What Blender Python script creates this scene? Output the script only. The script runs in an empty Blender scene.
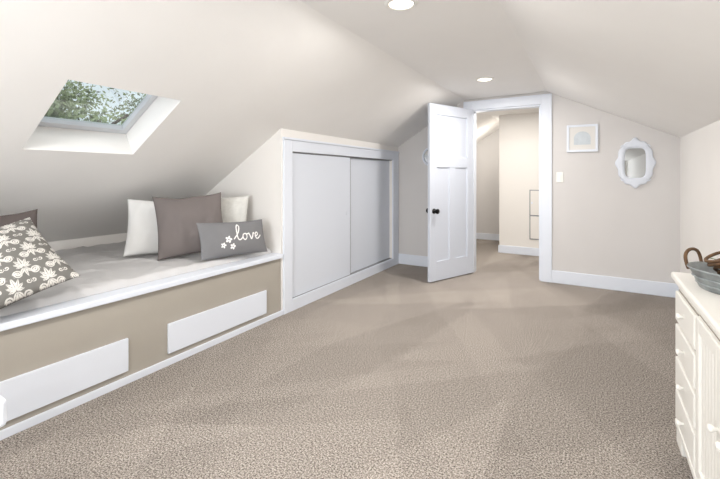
import bpy, bmesh, math, random
from mathutils import Vector, Matrix, noise
random.seed(7)
S=bpy.context.scene
S.view_settings.view_transform='Standard'
S.view_settings.look='None'
S.view_settings.exposure=0.0

def lin(c):
    o=[]
    for v in c[:3]:
        v/=255.0
        o.append(v/12.92 if v<=0.04045 else ((v+0.055)/1.055)**2.4)
    return (*o,1.0)

def mat(name,col,rough=0.5,metal=0.0,bump=0.0,bscale=60.0,var=0.0,vscale=3.0,spec=0.5,emit=None,estr=0.0,bdist=0.002):
    m=bpy.data.materials.new(name); m.use_nodes=True
    nt=m.node_tree; b=nt.nodes['Principled BSDF']
    b.inputs['Base Color'].default_value=lin(col)
    b.inputs['Roughness'].default_value=rough
    b.inputs['Metallic'].default_value=metal
    b.inputs['Specular IOR Level'].default_value=spec
    if emit:
        b.inputs['Emission Color'].default_value=lin(emit); b.inputs['Emission Strength'].default_value=estr
    tc=nt.nodes.new('ShaderNodeTexCoord')
    if var>0:
        n=nt.nodes.new('ShaderNodeTexNoise'); n.inputs['Scale'].default_value=vscale; n.inputs['Detail'].default_value=4
        nt.links.new(tc.outputs['Object'],n.inputs['Vector'])
        r=nt.nodes.new('ShaderNodeValToRGB')
        l=lin(col)
        r.color_ramp.elements[0].position=0.3; r.color_ramp.elements[1].position=0.7
        r.color_ramp.elements[0].color=(l[0]*(1-var),l[1]*(1-var),l[2]*(1-var),1)
        r.color_ramp.elements[1].color=(min(1,l[0]*(1+var)),min(1,l[1]*(1+var)),min(1,l[2]*(1+var)),1)
        nt.links.new(n.outputs['Fac'],r.inputs['Fac']); nt.links.new(r.outputs['Color'],b.inputs['Base Color'])
    if bump>0:
        n=nt.nodes.new('ShaderNodeTexNoise'); n.inputs['Scale'].default_value=bscale; n.inputs['Detail'].default_value=3
        nt.links.new(tc.outputs['Object'],n.inputs['Vector'])
        bp=nt.nodes.new('ShaderNodeBump'); bp.inputs['Strength'].default_value=bump; bp.inputs['Distance'].default_value=bdist
        nt.links.new(n.outputs['Fac'],bp.inputs['Height']); nt.links.new(bp.outputs['Normal'],b.inputs['Normal'])
    return m

M_ceil=mat('ceiling_paint',(242,240,237),0.9,bump=0.15,bscale=90,var=0.01,spec=0.2)
M_wall=mat('wall_paint',(236,233,229),0.85,bump=0.12,bscale=90,var=0.01,spec=0.2)
M_greige=mat('wall_paint_greige',(212,209,207),0.85,bump=0.12,bscale=90,var=0.01,spec=0.2)
M_hall=mat('hall_paint',(232,228,222),0.85,bump=0.12,bscale=90,spec=0.2)
M_trim=mat('trim_white',(224,229,238),0.4,bump=0.03,bscale=30)
M_door=mat('door_white',(208,213,223),0.4,bump=0.03,bscale=30)
M_slide=mat('sliding_panel_white',(217,222,231),0.45,bump=0.03,bscale=30)
M_taupe=mat('bench_taupe',(168,162,152),0.7,bump=0.08,bscale=70,var=0.02)
M_black=mat('black_metal',(22,21,21),0.35,metal=0.8)
M_track=mat('track_grey_metal',(150,150,152),0.5,metal=0.5)  # plain grey metal for tracks, door edge strip and access panel outline
M_cream=mat('dresser_cream',(228,226,220),0.45,bump=0.04,bscale=40)
M_plastic=mat('plate_white',(236,234,228),0.35)
M_mattress=mat('mattress_fabric',(203,202,202),0.95,bump=0.4,bscale=300,var=0.03,vscale=5,spec=0.1)
M_skyfr=mat('skylight_frame_grey',(206,208,212),0.35,bump=0.02,bscale=20)
M_galv=mat('galvanized_metal',(140,145,146),0.42,metal=0.35,var=0.25,vscale=22)
M_vine=mat('vine_brown',(96,70,46),0.75,var=0.3,vscale=40)
M_leaf=mat('leaf_green',(92,112,60),0.6,var=0.4,vscale=1.5)
M_leafd=mat('leaf_green_dark',(116,130,92),0.7,var=0.4,vscale=1.2)
M_bark=mat('bark',(74,62,50),0.9,var=0.3,vscale=6,bump=0.5,bscale=20)
M_grass=mat('grass',(92,110,62),0.9,var=0.3,vscale=3)
M_mirror=mat('mirror_glass',(170,173,175),0.03,metal=1.0)
M_art=mat('art_arch_grey',(200,207,212),0.7,var=0.05,vscale=25)
M_mat=mat('art_mat_board',(222,220,216),0.8)
M_lens=mat('downlight_lens',(255,250,240),0.3,emit=(255,244,228),estr=3.0)

# carpet
def carpet():
    m=bpy.data.materials.new('carpet'); m.use_nodes=True; nt=m.node_tree; N=nt.nodes; L=nt.links
    b=N['Principled BSDF']; b.inputs['Roughness'].default_value=1.0; b.inputs['Specular IOR Level'].default_value=0.05
    tc=N.new('ShaderNodeTexCoord')
    n=N.new('ShaderNodeTexNoise'); n.inputs['Scale'].default_value=135; n.inputs['Detail'].default_value=5; n.inputs['Roughness'].default_value=0.8
    L.new(tc.outputs['Object'],n.inputs['Vector'])
    r=N.new('ShaderNodeValToRGB'); e=r.color_ramp.elements
    e[0].position=0.39; e[0].color=lin((68,62,57)); e[1].position=0.62; e[1].color=lin((216,208,199))
    k=r.color_ramp.elements.new(0.5); k.color=lin((156,147,139))
    L.new(n.outputs['Fac'],r.inputs['Fac'])
    wn=N.new('ShaderNodeTexNoise'); wn.inputs['Scale'].default_value=9; wn.inputs['Detail'].default_value=2
    L.new(tc.outputs['Object'],wn.inputs['Vector'])
    ws=N.new('ShaderNodeVectorMath'); ws.operation='SCALE'; ws.inputs['Scale'].default_value=0.07
    L.new(wn.outputs['Color'],ws.inputs[0])
    wa=N.new('ShaderNodeVectorMath'); wa.operation='ADD'; L.new(tc.outputs['Object'],wa.inputs[0]); L.new(ws.outputs['Vector'],wa.inputs[1])
    prev=None
    for rot,sc,off,amp in ((12,(2.6,0.5,1),0,0.115),(50,(3.3,0.55,1),7,0.10),(-32,(3.6,0.6,1),13,0.07)):
        vr=N.new('ShaderNodeVectorRotate'); vr.rotation_type='Z_AXIS'; vr.inputs['Angle'].default_value=math.radians(rot)
        L.new(wa.outputs['Vector'],vr.inputs['Vector'])
        mp=N.new('ShaderNodeMapping'); mp.inputs['Scale'].default_value=sc; mp.inputs['Location'].default_value=(off,off*0.7,0)
        L.new(vr.outputs['Vector'],mp.inputs['Vector'])
        v=N.new('ShaderNodeTexVoronoi'); v.voronoi_dimensions='2D'; v.feature='SMOOTH_F1'; v.inputs['Smoothness'].default_value=0.12; v.inputs['Scale'].default_value=1.0
        L.new(mp.outputs['Vector'],v.inputs['Vector'])
        bw=N.new('ShaderNodeSeparateColor'); L.new(v.outputs['Color'],bw.inputs['Color'])
        mr=N.new('ShaderNodeMapRange'); mr.inputs['From Min'].default_value=0.0; mr.inputs['From Max'].default_value=1.0
        mr.inputs['To Min'].default_value=1-amp; mr.inputs['To Max'].default_value=1+amp
        L.new(bw.outputs[0],mr.inputs['Value'])
        if prev is None: prev=mr.outputs['Result']
        else:
            q=N.new('ShaderNodeMath'); q.operation='MULTIPLY'; L.new(prev,q.inputs[0]); L.new(mr.outputs['Result'],q.inputs[1]); prev=q.outputs[0]
    mu=N.new('ShaderNodeVectorMath'); mu.operation='SCALE'
    L.new(r.outputs['Color'],mu.inputs[0]); L.new(prev,mu.inputs['Scale'])
    L.new(mu.outputs['Vector'],b.inputs['Base Color'])
    bp=N.new('ShaderNodeBump'); bp.inputs['Strength'].default_value=0.8; bp.inputs['Distance'].default_value=0.007
    L.new(n.outputs['Fac'],bp.inputs['Height']); L.new(bp.outputs['Normal'],b.inputs['Normal'])
    return m
M_carpet=carpet()

def glassmat():
    m=bpy.data.materials.new('window_glass'); m.use_nodes=True; nt=m.node_tree; N=nt.nodes
    N.remove(N['Principled BSDF']); out=N['Material Output']
    t=N.new('ShaderNodeBsdfTransparent'); t.inputs['Color'].default_value=(0.94,0.97,0.96,1)
    g=N.new('ShaderNodeBsdfGlossy'); g.inputs['Roughness'].default_value=0.02
    x=N.new('ShaderNodeMixShader'); x.inputs[0].default_value=0.10
    nt.links.new(t.outputs[0],x.inputs[1]); nt.links.new(g.outputs[0],x.inputs[2])
    nt.links.new(x.outputs[0],out.inputs['Surface']); return m
M_glass=glassmat()

def vcol_mat(name,rough=0.95,bscale=350):
    m=mat(name,(200,200,200),rough,bump=0.35,bscale=bscale,spec=0.1)
    nt=m.node_tree; a=nt.nodes.new('ShaderNodeAttribute'); a.attribute_name='Col'
    nt.links.new(a.outputs['Color'],nt.nodes['Principled BSDF'].inputs['Base Color']); return m

# ---- geometry helpers
def obj(name,me,parent=None):
    o=bpy.data.objects.new(name,me); S.collection.objects.link(o)
    if parent: o.parent=parent
    return o
def empty(name,loc=(0,0,0),rot=(0,0,0)):
    e=bpy.data.objects.new(name,None); e.empty_display_size=0.1; S.collection.objects.link(e)
    e.location=loc; e.rotation_euler=rot; return e
def from_py(name,verts,faces,m,parent=None,smooth=False):
    me=bpy.data.meshes.new(name); me.from_pydata([tuple(v) for v in verts],[],faces); 
    bm=bmesh.new(); bm.from_mesh(me); bmesh.ops.recalc_face_normals(bm,faces=bm.faces); bm.to_mesh(me); bm.free()
    me.materials.append(m)
    if smooth: me.polygons.foreach_set('use_smooth',[True]*len(me.polygons))
    return obj(name,me,parent)
def boxes(name,lst,m,parent=None,bevel=0.0):
    V=[];F=[]
    for (x0,x1,y0,y1,z0,z1) in lst:
        k=len(V)
        V+=[(x0,y0,z0),(x1,y0,z0),(x1,y1,z0),(x0,y1,z0),(x0,y0,z1),(x1,y0,z1),(x1,y1,z1),(x0,y1,z1)]
        F+=[(k,k+3,k+2,k+1),(k+4,k+5,k+6,k+7),(k,k+1,k+5,k+4),(k+1,k+2,k+6,k+5),(k+2,k+3,k+7,k+6),(k+3,k,k+4,k+7)]
    o=from_py(name,V,F,m,parent)
    if bevel>0:
        b=o.modifiers.new('bevel','BEVEL'); b.width=bevel; b.segments=2; b.limit_method='ANGLE'
    return o
def prisms(name,lst,m,parent=None,bevel=0.0):
    V=[];F=[]
    for poly,ax,lo,hi in lst:
        k=len(V); n=len(poly)
        for h in (lo,hi):
            for a,b in poly:
                V.append((a,h,b) if ax=='Y' else ((h,a,b) if ax=='X' else (a,b,h)))
        F.append(tuple(range(k,k+n))); F.append(tuple(range(k+2*n-1,k+n-1,-1)))
        for i in range(n):
            j=(i+1)%n; F.append((k+i,k+j,k+n+j,k+n+i))
    o=from_py(name,V,F,m,parent)
    if bevel>0:
        b=o.modifiers.new('bevel','BEVEL'); b.width=bevel; b.segments=2; b.limit_method='ANGLE'
    return o
def lathe(name,prof,m,parent=None,seg=40,sx=1,sy=1,loc=(0,0,0),axis='Z',closed=False):
    V=[];F=[]; n=len(prof)
    for i in range(seg):
        a=2*math.pi*i/seg
        for r,z in prof:
            p=(r*math.cos(a)*sx,r*math.sin(a)*sy,z)
            if axis=='X': p=(p[2],p[0],p[1])
            if axis=='Y': p=(p[0],p[2],p[1])
            V.append((p[0]+loc[0],p[1]+loc[1],p[2]+loc[2]))
    for i in range(seg):
        j=(i+1)%seg
        for k in range(n-1): F.append((i*n+k,j*n+k,j*n+k+1,i*n+k+1))
        if closed: F.append((i*n+n-1,j*n+n-1,j*n,i*n))
    o=from_py(name,V,F,m,parent,smooth=True)
    bm=bmesh.new(); bm.from_mesh(o.data); bmesh.ops.remove_doubles(bm,verts=bm.verts,dist=1e-5); bmesh.ops.recalc_face_normals(bm,faces=bm.faces); bm.to_mesh(o.data); bm.free()
    o.data.polygons.foreach_set('use_smooth',[True]*len(o.data.polygons))
    return o
def tube(name,pts,r,m,parent=None,cyclic=False):
    cu=bpy.data.curves.new(name,'CURVE'); cu.dimensions='3D'; cu.bevel_depth=r; cu.bevel_resolution=3; cu.resolution_u=4
    sp=cu.splines.new('NURBS'); sp.points.add(len(pts)-1)
    for p,q in zip(sp.points,pts): p.co=(*q,1)
    sp.use_cyclic_u=cyclic; sp.use_endpoint_u=not cyclic; sp.order_u=3
    cu.materials.append(m); o=bpy.data.objects.new(name,cu); S.collection.objects.link(o)
    if parent: o.parent=parent
    return o

# ---- key dims
D=4.96; XL=-2.33; XR=0.745; ZC=2.18; XA=-1.40; XB=-0.45; KL=0.6; ZR=1.59; YN=2.58; YB=-2.0; YE=7.7
def zl(x): return ZC+KL*(x-XA)
KR=(ZC-ZR)/(XR-XB)
def zr(x): return ZC-KR*(x-XB)

boxes('floor',[(-4.1,0.9,YB-0.1,YE+0.1,-0.1,0.0)],M_carpet)

SX0,SX1,SY0,SY1=-2.77,-2.23,0.93,1.55
nx,nz=-KL/math.hypot(KL,1),1/math.hypot(KL,1)
TH=0.2
def sl(xa,xb):
    return [(xa,zl(xa)),(xb,zl(xb)),(xb+nx*TH,zl(xb)+nz*TH),(xa+nx*TH,zl(xa)+nz*TH)]
prisms('ceiling',[
 (sl(-4.15,SX0),'Y',YB-0.1,YE+0.1),(sl(SX1,XA),'Y',YB-0.1,YE+0.1),
 (sl(SX0,SX1),'Y',YB-0.1,SY0),(sl(SX0,SX1),'Y',SY1,YE+0.1),
 ([(XA,ZC),(XB,ZC),(XB,ZC+TH),(XA-0.15,ZC+TH)],'Y',YB-0.1,YE+0.1),
 ([(XB,ZC),(XR+0.1,zr(XR+0.1)),(XR+0.1,zr(XR+0.1)+TH),(XB,ZC+TH)],'Y',YB-0.1,YE+0.1)],M_ceil)

e=0.03
DX0,DX1,DZ=-1.30,-0.51,2.04
prisms('wall_far',[
 ([(XL-0.1,0),(DX0,0),(DX0,ZC+e),(XA,ZC+e),(XL-0.1,zl(XL-0.1)+e)],'Y',D,D+0.12),
 ([(DX0,DZ),(DX1,DZ),(DX1,ZC+e),(DX0,ZC+e)],'Y',D,D+0.12),
 ([(DX1,0),(XR,0),(XR,ZR+e),(XB,ZC+e),(DX1,ZC+e)],'Y',D,D+0.12)],M_greige)
prof=[(XL-0.1,0),(XR,0),(XR,ZR+e),(XB,ZC+e),(XA,ZC+e),(XL-0.1,zl(XL-0.1)+e)]
CY0,CY1,CZ0,CZ1=2.71,4.77,0.10,1.43
zw=zl(XL)+0.0
prisms('wall_left',[
 ([(XL-0.1,0),(XL,0),(XL,zw+e),(XL-0.1,zw+e-0.06)],'Y',YN,CY0),
 ([(XL-0.1,0),(XL,0),(XL,zw+e),(XL-0.1,zw+e-0.06)],'Y',CY1,D),
 ([(XL-0.1,CZ1),(XL,CZ1),(XL,zw+e),(XL-0.1,zw+e-0.06)],'Y',CY0,CY1),
 ([(XL-0.1,0),(XL,0),(XL,CZ0),(XL-0.1,CZ0)],'Y',CY0,CY1),
 ([(XL-0.1,0),(XL,0),(XL,zw+e),(XL-0.1,zw+e-0.06)],'Y',YB,-0.6),
 ([(XL-0.1,0),(XL,0),(XL,zw+e),(XL-0.1,zw+e-0.06)],'Y',D+0.12,YE)],M_wall)
XN=-3.95
prisms('wall_nook',[
 ([(XN-0.1,0),(XL-0.1,0),(XL-0.1,zl(XL-0.1)+e),(XN-0.1,zl(XN-0.1)+e)],'Y',YN,YN+0.08),
 ([(XN-0.1,0),(XL-0.1,0),(XL-0.1,zl(XL-0.1)+e),(XN-0.1,zl(XN-0.1)+e)],'Y',-0.7,-0.6),
 ([(XN-0.1,0),(XN,0),(XN,zl(XN)+e),(XN-0.1,zl(XN-0.1)+e)],'Y',-0.6,YN)],M_wall)
boxes('wall_right',[(XR,XR+0.1,YB,YE,0,ZR)],M_wall)
WX0,WX1,WZ0,WZ1=-1.65,0.0,0.45,1.88
prisms('wall_back',[
 ([(XL-0.1,0),(WX0,0),(WX0,zl(WX0)+e),(XL-0.1,zl(XL-0.1)+e)],'Y',YB-0.1,YB),
 ([(WX1,0),(XR,0),(XR,ZR+e),(WX1,zr(WX1)+e)],'Y',YB-0.1,YB),
 ([(WX0,0),(WX1,0),(WX1,WZ0),(WX0,WZ0)],'Y',YB-0.1,YB),
 ([(WX0,WZ1),(WX1,WZ1),(WX1,zr(WX1)+e),(XB,ZC+e),(XA,ZC+e),(WX0,zl(WX0)+e)],'Y',YB-0.1,YB)],M_wall)
w=empty('added_window')  # unseen window, added behind the camera to let light into the room
boxes('frame',[(WX0-0.08,WX0,YB,YB+0.02,WZ0-0.08,WZ1+0.08),(WX1,WX1+0.08,YB,YB+0.02,WZ0-0.08,WZ1+0.03),
 (WX0,WX1,YB,YB+0.02,WZ1,WZ1+0.08),(WX0,WX1,YB,YB+0.03,WZ0-0.08,WZ0),
 (WX0,WX0+0.04,YB-0.07,YB-0.03,WZ0,WZ1),(WX1-0.04,WX1,YB-0.07,YB-0.03,WZ0,WZ1),
 (WX0,WX1,YB-0.07,YB-0.03,WZ0,WZ0+0.04),(WX0,WX1,YB-0.07,YB-0.03,WZ1-0.04,WZ1),
 ((WX0+WX1)/2-0.02,(WX0+WX1)/2+0.02,YB-0.07,YB-0.03,WZ0,WZ1)],M_trim,w)

# hallway
HX=-1.28; HY=6.5
prisms('wall_hall',[([(HX,0),(XR,0),(XR,ZR+e),(XB,ZC+e),(HX,ZC+e)],'Y',HY,HY+0.1),
 ([(HX,0),(HX+0.1,0),(HX+0.1,ZC+e),(HX,ZC+e)],'Y',HY+0.1,YE)],M_hall)
prisms('wall_hall_end',[(prof,'Y',YE,YE+0.1)],M_greige)
boxes('baseboard_hall',[(HX-0.015,XR,HY-0.015,HY,0,0.12),(XL,HX,YE-0.015,YE,0,0.12)],M_trim,bevel=0.004)
ap=empty('access_panel')
boxes('panel',[(-0.82,-0.50,HY-0.014,HY-0.001,0.62,0.99),(-0.82,-0.50,HY-0.014,HY-0.001,0.26,0.60)],M_hall,ap,0.003)
boxes('panel_frame',[(-0.835,-0.485,HY-0.007,HY-0.001,0.245,1.005)],M_track,ap,0.002)
boxes('latch',[(-0.81,-0.79,HY-0.024,HY-0.014,0.79,0.82)],M_trim,ap)

# baseboards
boxes('baseboard_far',[(XL,DX0-0.11,D-0.018,D,0,0.14),(DX1+0.11,XR,D-0.018,D,0,0.14)],M_trim,bevel=0.005)
boxes('baseboard_right',[(XR-0.018,XR,YB,D-0.018,0,0.14)],M_trim,bevel=0.005)
boxes('trim_1',[(DX0-0.11,DX0,D-0.022,D-0.0005,0,2.15),(DX1,DX1+0.11,D-0.022,D-0.0005,0,2.15),(DX0,DX1,D-0.022,D-0.0005,DZ,2.15),
 (DX0,DX0+0.018,D,D+0.12,0,DZ),(DX1-0.018,DX1,D,D+0.12,0,DZ),(DX0+0.018,DX1-0.018,D,D+0.12,DZ-0.018,DZ),
 (DX1-0.03,DX1-0.018,D+0.04,D+0.12,0,DZ-0.018)],M_trim,bevel=0.003)

# door leaf
ang=math.atan2(-0.923,-0.384)
d=empty('door_1',(DX0+0.005,D-0.04,0.012),(0,0,ang))
Wd,Hd=0.775,2.025; t=0.018
st=0.115
boxes('leaf_frame',[(0,st,-t,t,0,Hd),(Wd-st,Wd,-t,t,0,Hd),(st,Wd-st,-t,t,0,0.22),(st,Wd-st,-t,t,1.30,1.42),(st,Wd-st,-t,t,Hd-0.12,Hd),
  (Wd/2-0.055,Wd/2+0.055,-t,t,0.22,1.30)],M_door,d,0.003)
boxes('leaf_panels',[(st-0.01,Wd-st+0.01,-0.004,0.004,0.21,Hd-0.11)],M_door,d)
for s in (1,-1):
    lathe('rose',[(0,0.0),(0.03,0.0),(0.03,0.006),(0.012,0.010),(0.012,0.035),(0.026,0.042),(0.03,0.055),(0.024,0.066),(0,0.07)] if s>0 else
      [(0,-0.0),(0.03,-0.0),(0.03,-0.006),(0.012,-0.010),(0.012,-0.035),(0.026,-0.042),(0.03,-0.055),(0.024,-0.066),(0,-0.07)],M_black,d,24,loc=(Wd-0.065,s*t,0.80),axis='Y')
boxes('hinges',[(-0.012,0.004,-t-0.004,-t+0.004,z,z+0.09) for z in (0.2,0.98,1.75)],M_black,d)

# closet
c=empty('closet_sliding_door')
boxes('casing',[(XL,XL+0.02,YN+0.02,CY0,0,1.53),(XL,XL+0.02,CY1,D-0.02,0,1.53),(XL,XL+0.02,CY0,CY1,CZ1,1.53),(XL,XL+0.02,CY0,CY1,0,CZ0+0.005),
  (XL,XL+0.032,YN+0.012,D-0.02,1.53,1.55)],M_trim,c,0.003)
boxes('track',[(XL-0.07,XL-0.005,CY0,CY1,CZ1-0.012,CZ1)],M_track,c)
ym=3.72
boxes('panel_near',[(XL-0.026,XL-0.006,CY0+0.003,ym,CZ0+0.008,CZ1-0.014)],M_slide,c,0.002)
boxes('panel_far',[(XL-0.055,XL-0.035,ym-0.05,CY1-0.003,CZ0+0.008,CZ1-0.014)],M_slide,c,0.002)
boxes('panel_edge',[(XL-0.027,XL-0.005,ym-0.001,ym+0.005,CZ0+0.008,CZ1-0.014)],M_track,c)
boxes('floor_guide',[(XL-0.09,XL-0.005,CY0,CY1,CZ0,CZ0+0.006)],M_track,c)
for y in (ym-0.06,CY1-0.07):
    lathe('finger_pull',[(0,0.001),(0.02,0.001),(0.024,0.003),(0.024,0)],M_slide,c,20,loc=(XL-0.0055 if y<ym else XL-0.0345,y,0.8),axis='X')

# bench
b=empty('window_bench')
boxes('front_board',[(XL-0.02,XL,-0.58,YN-0.005,0.0,0.50)],M_taupe,b)
boxes('base_strip',[(XL,XL+0.014,-0.58,YN+0.018,0,0.042)],M_trim,b,0.003)
boxes('ledge',[(XL-0.16,XL+0.03,-0.58,YN-0.002,0.50,0.535)],M_trim,b,0.006)
boxes('deck',[(XN+0.01,XL-0.16,-0.58,YN-0.01,0.44,0.50)],M_trim,b)
boxes('drawer_front',[(XL,XL+0.016,0.40,1.27,0.075,0.265),(XL,XL+0.016,1.52,2.39,0.075,0.265),(XL,XL+0.016,-0.5,0.2,0.075,0.265)],M_trim,b,0.003)

# mattress
def mattress():
    x0,x1,y0,y1=XN+0.02,XL-0.085,-0.56,YN-0.02
    nxs,nys=110,190
    V=[];F=[]
    for j in range(nys+1):
        for i in range(nxs+1):
            u=i/nxs; v=j/nys
            x=x0+(x1-x0)*u; y=y0+(y1-y0)*v
            ex=min(u*(x1-x0),(1-u)*(x1-x0)); ey=min(v*(y1-y0),(1-v)*(y1-y0)); r=0.035
            f=1.0
            for q in (ex,ey):
                if q<r: f*=math.sqrt(max(0,1-((r-q)/r)**2))
            z=0.54+0.034*f
            q=Vector((x*3.2,y*3.2,0)); wv=noise.noise(q+Vector((noise.noise(q*1.3)*1.5,0,0)))
            rid=1-abs(noise.noise(Vector((x*2.1+y*1.6,y*4.5-x*2,3.3))))*2.2
            rid2=1-abs(noise.noise(Vector((x*5.1-y*2.6,y*3.5+x*2,8.3))))*2.5
            z+=f*(0.006*wv+0.011*max(0,rid)**5+0.008*max(0,rid2)**5)
            V.append((x,y,z))
    k=nxs+1
    for j in range(nys):
        for i in range(nxs): F.append((j*k+i,j*k+i+1,(j+1)*k+i+1,(j+1)*k+i))
    ring=[i for i in range(k)]+[j*k+nxs for j in range(1,nys+1)]+[nys*k+i for i in range(nxs-1,-1,-1)]+[j*k for j in range(nys-1,0,-1)]
    base=len(V)
    for q in ring: V.append((V[q][0],V[q][1],0.536))
    n=len(ring)
    for a in range(n): F.append((ring[a],ring[(a+1)%n],base+(a+1)%n,base+a))
    return from_py('bench_mattress',V,F,M_mattress,smooth=True)
mattress()

# pillows
def pillow(name,w,h,t,base,yaw,lean,roll,m,n=60,colf=None,seed=0,pinch=0.07,lift=0.0,wr=1.0):
    V=[];F=[];C=[]
    na=n; nb=int(n*h/w)
    for s in (1,-1):
        for j in range(nb+1):
            for i in range(na+1):
                u=2*i/na-1; v=2*j/nb-1
                x=u*w/2*(1-pinch*(1-v*v)); y=v*h/2*(1-pinch*(1-u*u))
                th=(max(0,1-abs(u)**2.4)*max(0,1-abs(v)**2.4))**0.55
                q=Vector((x*7,y*7,seed+s*5))
                z=s*t/2*th*(1+0.18*wr*noise.noise(q))
                z+=s*0.012*wr*noise.noise(Vector((x*16+seed,y*9,seed)))*th
                y+=-0.03*(1-u*u)*(v>0)*v*max(0,noise.noise(Vector((x*4,seed,0)))+0.3)*wr
                V.append((x,y,z))
                if colf: C.append(colf(x,y) if s>0 else colf(None,None))
    k=na+1; o2=(na+1)*(nb+1)
    for j in range(nb):
        for i in range(na):
            a=j*k+i; F.append((a,a+1,a+k+1,a+k)); F.append((o2+a,o2+a+k,o2+a+k+1,o2+a+1))
    me=bpy.data.meshes.new(name); me.from_pydata(V,[],F); me.materials.append(m)
    if colf:
        at=me.color_attributes.new('Col','FLOAT_COLOR','POINT')
        flat=[]
        for cc in C: flat+=list(cc)
        at.data.foreach_set('color',flat)
    bm=bmesh.new(); bm.from_mesh(me); bmesh.ops.remove_doubles(bm,verts=bm.verts,dist=1e-5); bm.to_mesh(me); bm.free()
    me.polygons.foreach_set('use_smooth',[True]*len(me.polygons))
    o=obj(name,me)
    a=math.radians(yaw); l=math.radians(lean); ro=math.radians(roll)
    f=Vector((math.cos(a),math.sin(a),0)); up=Vector((0,0,1)); rt=(-f).cross(up)
    u2=up*math.cos(l)-f*math.sin(l); f2=f*math.cos(l)+up*math.sin(l)
    r3=rt*math.cos(ro)+u2*math.sin(ro); u3=-rt*math.sin(ro)+u2*math.cos(ro)
    R=Matrix((r3,u3,f2)).transposed().to_4x4()
    mn=min((R@Vector(v))[2] for v in V)
    R.translation=Vector((base[0],base[1],base[2]-mn+lift))
    o.matrix_world=R
    return o

def segd(px,py,a,b):
    ax,ay=a;bx,by=b; dx,dy=bx-ax,by-ay; L=dx*dx+dy*dy
    q=0 if L==0 else max(0,min(1,((px-ax)*dx+(py-ay)*dy)/L))
    return math.hypot(px-ax-q*dx,py-ay-q*dy)
def catmull(P,n=6):
    out=[]
    for i in range(len(P)-1):
        p0=P[max(0,i-1)];p1=P[i];p2=P[i+1];p3=P[min(len(P)-1,i+2)]
        for k in range(n):
            t=k/n
            out.append(tuple(0.5*((2*p1[c])+(-p0[c]+p2[c])*t+(2*p0[c]-5*p1[c]+4*p2[c]-p3[c])*t*t+(-p0[c]+3*p1[c]-3*p2[c]+p3[c])*t**3) for c in (0,1)))
    out.append(P[-1]); return out
strokes=[
 [(-.025,-.012),(.005,.022),(.022,.06),(.014,.074),(.002,.055),(-.002,.01),(.004,-.016),(.018,-.018),(.034,-.004)],
 [(.052,.016),(.038,.010),(.034,-.006),(.042,-.02),(.056,-.018),(.064,-.002),(.058,.013),(.052,.016),(.066,.012),(.080,.016)],
 [(.080,.016),(.086,.0),(.093,-.02),(.104,-.002),(.110,.016),(.116,.012)],
 [(.122,-.006),(.136,-.002),(.146,.010),(.138,.019),(.127,.012),(.123,-.006),(.131,-.02),(.146,-.018),(.165,-.002)],
]
segs=[]
for s in strokes:
    c_=catmull([(x*1.35-0.005,y*1.3+0.0) for x,y in s]); segs+=list(zip(c_[:-1],c_[1:]))
LG=lin((124,124,126)); LW=lin((240,239,237))
def lovecol(x,y):
    if x is None: return LG
    if -0.06<x<0.25 and -0.05<y<0.13:
        dd=min(segd(x,y,a,b_) for a,b_ in segs)
        if dd<0.0046: return LW
    for cx,cy,r in ((-0.085,-0.015,0.028),(-0.13,-0.055,0.022),(-0.055,-0.07,0.024)):
        q=math.hypot(x-cx,y-cy); th=math.atan2(y-cy,x-cx)
        if q<r*(0.45+0.55*abs(math.cos(2.5*th))) and q>r*0.2: return LW
    return LG
DG=lin((116,114,110)); DW=lin((208,205,199))
def leafshape(px,py,x0,y0,ang_,L_,W_):
    dx,dy=px-x0,py-y0; c_,s_=math.cos(ang_),math.sin(ang_)
    u=(dx*c_+dy*s_)/L_; v=-dx*s_+dy*c_
    return 0<u<1 and abs(v)<W_*math.sin(math.pi*u**0.75) and abs(v)>W_*0.12
def damask(x,y):
    if x is None: return DG
    x/=0.95; y/=0.95
    P=0.14; Q=0.19
    for ox,oy in ((0,0),(P/2,Q/2)):
        cx=((x-ox+P/2)%P)-P/2; cy=((y-oy+Q/2)%Q)-Q/2
        ax=abs(cx)
        for a_,L_,W_ in ((90,0.058,0.009),(58,0.050,0.0075),(28,0.042,0.007),(-5,0.034,0.006)):
            if leafshape(ax,cy,0.0,-0.012,math.radians(a_),L_,W_): return DW
        if leafshape(ax,cy,0.0,-0.02,math.radians(-50),0.045,0.007): return DW
        if leafshape(ax,cy,0.0,-0.02,math.radians(-90),0.05,0.006): return DW
        for sx_,sy_,sc,R_ in ((0.038,-0.046,-1,0.020),(0.034,0.052,1,0.018),(0.060,0.006,1,0.011)):
            dx=ax-sx_; dy=(cy-sy_)*sc
            q3=math.hypot(dx,dy); th3=math.atan2(dy,dx)
            rr=(q3/0.0095-th3/(2*math.pi))%1.0
            if q3<R_ and rr<0.5: return DW
    return DG
M_dam=vcol_mat('damask_fabric'); M_love=vcol_mat('love_fabric')
M_pw=mat('pillow_white',(226,226,225),0.95,bump=0.4,bscale=300,spec=0.1)
M_pt=mat('pillow_taupe',(120,113,111),0.9,bump=0.4,bscale=300,spec=0.1)
M_pd=mat('pillow_dark',(100,92,90),0.9,bump=0.4,bscale=300,spec=0.1)
M_pb=mat('pillow_beige',(216,215,210),0.95,bump=0.4,bscale=300,spec=0.1,var=0.07,vscale=25)
MZ=0.580
pillow('love_pillow',0.59,0.28,0.12,(-2.43,2.15,MZ-0.005),-8,18,-2,M_love,n=260,colf=lovecol,seed=3,pinch=0.05,wr=0.5)
pillow('throw_pillow_taupe',0.51,0.49,0.15,(-2.71,1.97,MZ+0.003),-28,18,3,M_pt,seed=11)
pillow('throw_pillow_white',0.46,0.46,0.15,(-2.98,1.87,MZ),-30,22,-3,M_pw,seed=21)
pillow('throw_pillow_beige',0.36,0.47,0.09,(-2.74,2.34,MZ),-50,14,-1,M_pb,seed=31)
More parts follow.
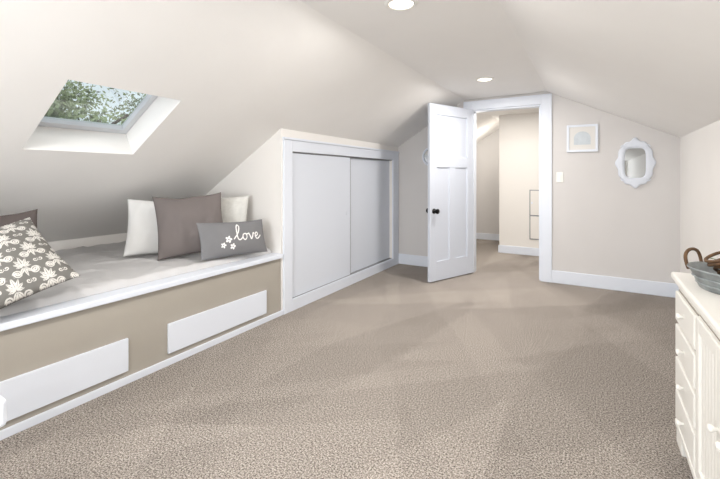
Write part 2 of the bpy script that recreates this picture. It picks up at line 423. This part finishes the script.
pillow('damask_pillow',0.50,0.47,0.16,(-2.43,0.71,MZ-0.02),-18,48,24,M_dam,n=300,colf=damask,seed=41,wr=0.6)
pillow('throw_pillow_dark',0.46,0.42,0.15,(-3.0,0.86,MZ),-20,24,5,M_pd,seed=51)

# skylight
s=empty('window_2')
def slabn(name,rects,m,n0,n1,parent):
    V=[];F=[]
    for x0,x1,y0,y1 in rects:
        k=len(V)
        for n_ in (n0,n1):
            for (x,y) in ((x0,y0),(x1,y0),(x1,y1),(x0,y1)):
                V.append((x+nx*n_,y,zl(x)+nz*n_))
        F+=[(k,k+1,k+2,k+3),(k+4,k+5,k+6,k+7),(k,k+1,k+5,k+4),(k+1,k+2,k+6,k+5),(k+2,k+3,k+7,k+6),(k+3,k,k+4,k+7)]
    o=from_py(name,V,F,m,parent); bb=o.modifiers.new('bevel','BEVEL'); bb.width=0.003; bb.segments=2; return o
fw=0.04
slabn('curb',[(SX0-0.05,SX0,SY0-0.05,SY1+0.05),(SX1,SX1+0.05,SY0-0.05,SY1+0.05),(SX0,SX1,SY0-0.05,SY0),(SX0,SX1,SY1,SY1+0.05)],M_trim,TH,TH+0.03,s)
slabn('sash',[(SX0+0.001,SX0+fw,SY0+0.001,SY1-0.001),(SX1-fw,SX1-0.001,SY0+0.001,SY1-0.001),(SX0+fw,SX1-fw,SY0+0.001,SY0+fw),(SX0+fw,SX1-fw,SY1-fw,SY1-0.001)],M_skyfr,TH-0.03,TH+0.015,s)
slabn('pane',[(SX0+fw,SX1-fw,SY0+fw,SY1-fw)],M_glass,TH+0.000,TH+0.004,s).modifiers.clear()

# downlights
def downlight(x,y,p=14):
    e_=empty('recessed_downlight')
    lathe('ring',[(0.068,-0.002),(0.072,-0.010),(0.092,-0.006),(0.095,-0.0005)],M_plastic,e_,40,loc=(x,y,ZC))
    lathe('lens',[(0,-0.004),(0.068,-0.004)],M_lens,e_,40,loc=(x,y,ZC))
    L=bpy.data.lights.new('downlight_lamp','AREA'); L.shape='DISK'; L.size=0.13; L.energy=p; L.color=(1.0,0.965,0.925)
    o=bpy.data.objects.new('lamp',L); S.collection.objects.link(o); o.location=(x,y,ZC-0.012); o.parent=e_
for y,p in ((4.01,22),(2.02,22),(0.03,20),(-1.5,20),(5.5,20)): downlight(-0.93,y,p)
L=bpy.data.lights.new('hall_fill','POINT'); L.energy=8; L.shadow_soft_size=0.08; L.color=(1,0.96,0.9)  # unseen point light without a fixture, brightens the hall recess
o=bpy.data.objects.new('hall_fill_light',L); S.collection.objects.link(o); o.location=(-1.75,7.0,1.75)

L=bpy.data.lights.new('window_fill','AREA'); L.shape='RECTANGLE'; L.size=WX1-WX0-0.1; L.size_y=WZ1-WZ0-0.1; L.energy=86; L.color=(0.93,0.965,1.0)  # added area light outside the unseen rear window, brightens room and ceiling
o=bpy.data.objects.new('added_window_fill',L); S.collection.objects.link(o); o.location=((WX0+WX1)/2,YB-0.12,(WZ0+WZ1)/2); o.rotation_euler=(math.radians(90),0,0)
L=bpy.data.lights.new('sun','SUN'); L.energy=3.0; L.angle=math.radians(3); L.color=(1,0.96,0.9)
o=bpy.data.objects.new('sun',L); S.collection.objects.link(o); o.location=(20,2,12); o.rotation_euler=Vector((0.9,0.1,0.42)).to_track_quat('Z','Y').to_euler()

# switch
sw=empty('light_switch')
boxes('plate',[(-0.355,-0.285,D-0.007,D-0.0005,1.14,1.255)],M_plastic,sw,0.002)
boxes('rocker',[(-0.337,-0.303,D-0.012,D-0.006,1.165,1.23)],M_plastic,sw,0.002)
# framed art
f=empty('framed_arch_art')
x0,x1,z0,z1=-0.25,0.05,1.475,1.775
boxes('frame',[(x0,x0+0.025,D-0.022,D-0.001,z0,z1),(x1-0.025,x1,D-0.022,D-0.001,z0,z1),(x0+0.025,x1-0.025,D-0.022,D-0.001,z0,z0+0.025),(x0+0.025,x1-0.025,D-0.022,D-0.001,z1-0.025,z1)],M_trim,f,0.003)
boxes('mat_board',[(x0+0.025,x1-0.025,D-0.014,D-0.001,z0+0.025,z1-0.025)],M_mat,f)
cx=(x0+x1)/2
poly=[(cx-0.08,z0+0.08),(cx+0.08,z0+0.08)]+[(cx+0.08*math.cos(a),z0+0.15+0.075*math.sin(a)) for a in [math.pi*i/20 for i in range(21)]]
prisms('arch',[(poly,'Y',D-0.017,D-0.014)],M_art,f)

# ornate mirror
mi=empty('ornate_wall_mirror')
mcx,mcz=0.378,1.345
def outl(a,sx,sz):
    ca,sa=math.cos(a),math.sin(a)
    r=(abs(ca)**2.6+abs(sa)**2.6)**(-1/2.6)
    r*=1+0.035*math.cos(12*a)+0.05*math.cos(4*a)+0.03*math.cos(8*a)
    return (sx*r*ca*0.95,sz*r*sa*0.95)
NS=192
rings=[(1.0,0.0),(1.0,0.014),(0.95,0.026),(0.88,0.018),(0.81,0.030),(0.76,0.018),(0.72,0.006)]
V=[];F=[]
for k_,(sc,dp) in enumerate(rings):
    for i in range(NS):
        a=2*math.pi*i/NS
        px_,pz_=outl(a,0.165,0.25)
        ca,sa=math.cos(a),math.sin(a); rr=(abs(ca)**5+abs(sa)**5)**(-1/5)
        qx,qz=0.088*rr*ca,0.15*rr*sa
        w_=min(1,max(0,(1-sc)/0.28))
        V.append((mcx+px_*(1-w_)+qx*w_,D-0.001-dp,mcz+pz_*(1-w_)+qz*w_))
for k_ in range(len(rings)-1):
    for i in range(NS):
        j=(i+1)%NS; F.append((k_*NS+i,k_*NS+j,(k_+1)*NS+j,(k_+1)*NS+i))
from_py('frame',V,F,M_trim,mi,smooth=True)
V=[];
for i in range(NS):
    a=2*math.pi*i/NS; ca,sa=math.cos(a),math.sin(a); rr=(abs(ca)**5+abs(sa)**5)**(-1/5)
    V.append((mcx+0.09*rr*ca,D-0.009,mcz+0.152*rr*sa))
from_py('glass',V,[tuple(range(NS))],M_mirror,mi)
for sx_ in (-1,1):
    for sz_ in (-1,1):
        pts=[]
        for i in range(14):
            a=i*0.5; r=0.026*(1-i/16)
            pts.append((mcx+sx_*(0.10+r*math.cos(a)),D-0.026,mcz+sz_*(0.165+r*math.sin(a))))
        tube('scroll',pts,0.005,M_trim,mi)
lm=empty('round_wall_mirror')
lathe('rim',[(0.085,0),(0.085,-0.02),(0.105,-0.02),(0.11,0)],M_trim,lm,40,loc=(-1.86,D-0.001,1.47),axis='Y',sy=1.15)
lathe('glass',[(0,-0.006),(0.088,-0.006)],M_mirror,lm,40,loc=(-1.86,D-0.001,1.47),axis='Y',sy=1.15)

# dresser
dr=empty('dresser')
X0=0.335; Y0,Y1=0.72,2.27; XBk=XR-0.022
boxes('carcass',[(X0,XBk,Y0,Y1,0.07,0.735)],M_cream,dr,0.003)
boxes('top',[(X0-0.025,XBk,Y0-0.02,Y1+0.02,0.735,0.765)],M_cream,dr,0.008)
boxes('top_moulding',[(X0-0.012,XBk,Y0-0.01,Y1+0.01,0.715,0.735)],M_cream,dr,0.005)
boxes('base_moulding',[(X0-0.012,XBk,Y0-0.01,Y1+0.01,0.07,0.10)],M_cream,dr,0.005)
boxes('feet',[(X0-0.008,X0+0.06,Y0,Y0+0.12,0,0.07),(X0-0.008,X0+0.06,Y1-0.12,Y1,0,0.07),(XBk-0.06,XBk,Y0,Y0+0.12,0,0.07),(XBk-0.06,XBk,Y1-0.12,Y1,0,0.07)],M_cream,dr,0.006)
M_gap=mat('dresser_gap_shadow',(150,144,135),0.8)
cols=((1.87,2.24),(0.75,1.12))
for ya,yb in cols:
    n_=4; h_=(0.70-0.115)/n_
    for i in range(n_):
        z_=0.115+i*h_
        boxes('drawer_gap',[(X0-0.003,X0+0.001,ya-0.004,yb+0.004,z_+0.004,z_+h_-0.004)],M_gap,dr)
        boxes('drawer',[(X0-0.016,X0,ya,yb,z_+0.009,z_+h_-0.009)],M_cream,dr,0.005)
        lathe('knob',[(0,0),(-0.006,-0.0),(-0.005,-0.008),(-0.011,-0.014),(-0.012,-0.020),(-0.008,-0.024),(0,-0.025)],M_cream,dr,20,loc=(X0-0.016,(ya+yb)/2,z_+h_/2),axis='X')
for ya,yb,kn in ((1.51,1.84,1.54),(1.15,1.48,1.45)):
    boxes('door_gap',[(X0-0.003,X0+0.001,ya-0.004,yb+0.004,0.116,0.704)],M_gap,dr)
    boxes('door_frame',[(X0-0.016,X0,ya,ya+0.05,0.12,0.70),(X0-0.016,X0,yb-0.05,yb,0.12,0.70),(X0-0.016,X0,ya+0.05,yb-0.05,0.65,0.70),(X0-0.016,X0,ya+0.05,yb-0.05,0.12,0.17)],M_cream,dr,0.004)
    k_=6; wd=(yb-ya-0.10)/k_
    boxes('beadboard',[(X0-0.008,X0,ya+0.05+i*wd+0.002,ya+0.05+(i+1)*wd-0.002,0.17,0.65) for i in range(k_)],M_cream,dr,0.004)
    lathe('knob',[(0,0),(-0.006,-0.0),(-0.005,-0.008),(-0.011,-0.014),(-0.012,-0.020),(-0.008,-0.024),(0,-0.025)],M_cream,dr,20,loc=(X0-0.016,kn,0.45),axis='X')

# basket
bk=empty('metal_basket',(0.495,2.0,0.7655),(0,0,math.radians(52)))
lathe('tub',[(0,0.0),(0.12,0.0),(0.125,0.004),(0.15,0.07),(0.158,0.076),(0.156,0.082),(0.146,0.076),(0.12,0.008),(0,0.008)],M_galv,bk,48,sx=1,sy=1.12)
for z_,r_ in ((0.022,0.133),(0.046,0.143)):
    tube('band',[(r_*math.cos(a),1.12*r_*math.sin(a),z_) for a in [2*math.pi*i/24 for i in range(24)]],0.003,M_galv,bk,True)
for sg in (1,-1):
    tube('handle',[(-0.045,sg*0.165,0.06),(-0.055,sg*0.175,0.10),(-0.03,sg*0.178,0.135),(0.03,sg*0.178,0.135),(0.055,sg*0.175,0.10),(0.045,sg*0.165,0.06)],0.0065,M_vine,bk)
for k_ in range(9):
    ph=random.random()*6; r0=0.05+0.06*random.random(); zz=0.05+0.009*k_
    tube('vine',[(r0*math.cos(a+ph)*(1+0.1*math.sin(3*a+k_)),1.12*r0*math.sin(a+ph),zz+0.018*math.sin(2*a+k_)) for a in [2*math.pi*i/16 for i in range(16)]],0.006,M_vine,bk,True)
V=[];F=[]
for i in range(60):
    a=random.random()*6.28; r=random.random()*0.1; p=Vector((r*math.cos(a),1.12*r*math.sin(a),0.07+random.random()*0.05))
    d1=Vector((random.uniform(-1,1),random.uniform(-1,1),random.uniform(-.2,.7))).normalized()*0.022; d2=d1.cross(Vector((0,0,1))).normalized()*0.009
    k=len(V); V+=[p-d1,p+d2,p+d1,p-d2]; F.append((k,k+1,k+2,k+3))
from_py('foliage',V,F,M_leaf,bk)

# side table at left edge
st_=empty('side_table')
boxes('top',[(-2.05,-1.455,-0.25,0.455,0.48,0.56)],M_trim,st_,0.01)
boxes('legs',[(-2.02,-1.97,-0.22,-0.17,0,0.48),(-1.60,-1.55,-0.22,-0.17,0,0.48),(-2.02,-1.97,0.05,0.10,0,0.48),(-1.60,-1.55,0.05,0.10,0,0.48),(-2.0,-1.58,-0.2,0.08,0.40,0.48)],M_trim,st_,0.004)

# outside
boxes('lawn_ground',[(-60,-6,-30,50,-3.2,-3.0)],M_grass)
def tree(x,y,top,rad,nl,seed):
    rnd=random.Random(seed)
    e_=empty('deciduous_tree',(x,y,-3))
    H=top+3
    lathe('trunk',[(0.22,0),(0.16,H*0.3),(0.10,H*0.65),(0.03,H*0.9),(0,H*0.92)],M_bark,e_,12)
    for i in range(9):
        a=rnd.random()*6.28; z_=H*(0.35+0.05*i); l_=rad*0.8
        tube('branch',[(0,0,z_),(l_*0.4*math.cos(a),l_*0.4*math.sin(a),z_+0.3),(l_*math.cos(a),l_*math.sin(a),z_+0.9)],0.035,M_bark,e_)
    V=[];F=[]
    cl=[]
    for i in range(30):
        a=rnd.random()*6.28; zz=rnd.uniform(0.35,0.97); rr=rad*math.sin(math.pi*min(1,(zz-0.2)/0.85))**0.6*rnd.uniform(0.2,1)
        cl.append((rr*math.cos(a),rr*math.sin(a),H*zz,rnd.uniform(0.35,0.75)))
    for i in range(nl):
        cx_,cy_,cz_,cr=rnd.choice(cl)
        p=Vector((rnd.gauss(0,1),rnd.gauss(0,1),rnd.gauss(0,0.8)))*cr*0.7+Vector((cx_,cy_,cz_))
        d1=Vector((rnd.uniform(-1,1),rnd.uniform(-1,1),rnd.uniform(-1,1))).normalized(); d2=d1.cross(Vector((rnd.random(),rnd.random(),rnd.random()))).normalized()
        s_=rnd.uniform(0.05,0.09); k=len(V)
        V+=[p-d1*s_,p+d2*s_*0.5,p+d1*s_,p-d2*s_*0.5]; F.append((k,k+1,k+2,k+3))
    me=bpy.data.meshes.new('canopy'); me.from_pydata([tuple(v) for v in V],[],F); me.materials.append(M_leafd); obj('canopy',me,e_)
tree(-11,4.4,3.4,2.0,6500,1); tree(-11.5,7.0,3.7,2.0,6500,2); tree(-11,9.8,3.2,1.9,6500,3); tree(-14.5,5.6,4.1,2.4,7500,4); tree(-16,9.5,4.4,2.6,7500,5); tree(-12,2.2,3.4,2.0,6000,6)

# world
w=bpy.data.worlds.new('World'); S.world=w; w.use_nodes=True; nt=w.node_tree
bg=nt.nodes['Background']; 
sk=nt.nodes.new('ShaderNodeTexSky'); sk.sky_type='HOSEK_WILKIE'; sk.turbidity=6; sk.sun_direction=(0.5,-0.4,0.75)
mx=nt.nodes.new('ShaderNodeMixRGB'); mx.inputs['Fac'].default_value=0.8; mx.inputs['Color2'].default_value=(0.82,0.87,0.93,1)
nt.links.new(sk.outputs['Color'],mx.inputs['Color1']); nt.links.new(mx.outputs['Color'],bg.inputs['Color'])
bg.inputs['Strength'].default_value=1.4

# camera
cd=bpy.data.cameras.new('camera'); cam=bpy.data.objects.new('camera',cd); S.collection.objects.link(cam)
cam.location=(0,0,1.2); cam.rotation_euler=(math.radians(90),0,math.radians(30.7))
cd.sensor_width=36; cd.lens=19.6; cd.shift_y=-62.5/720; cd.clip_start=0.05
S.camera=cam
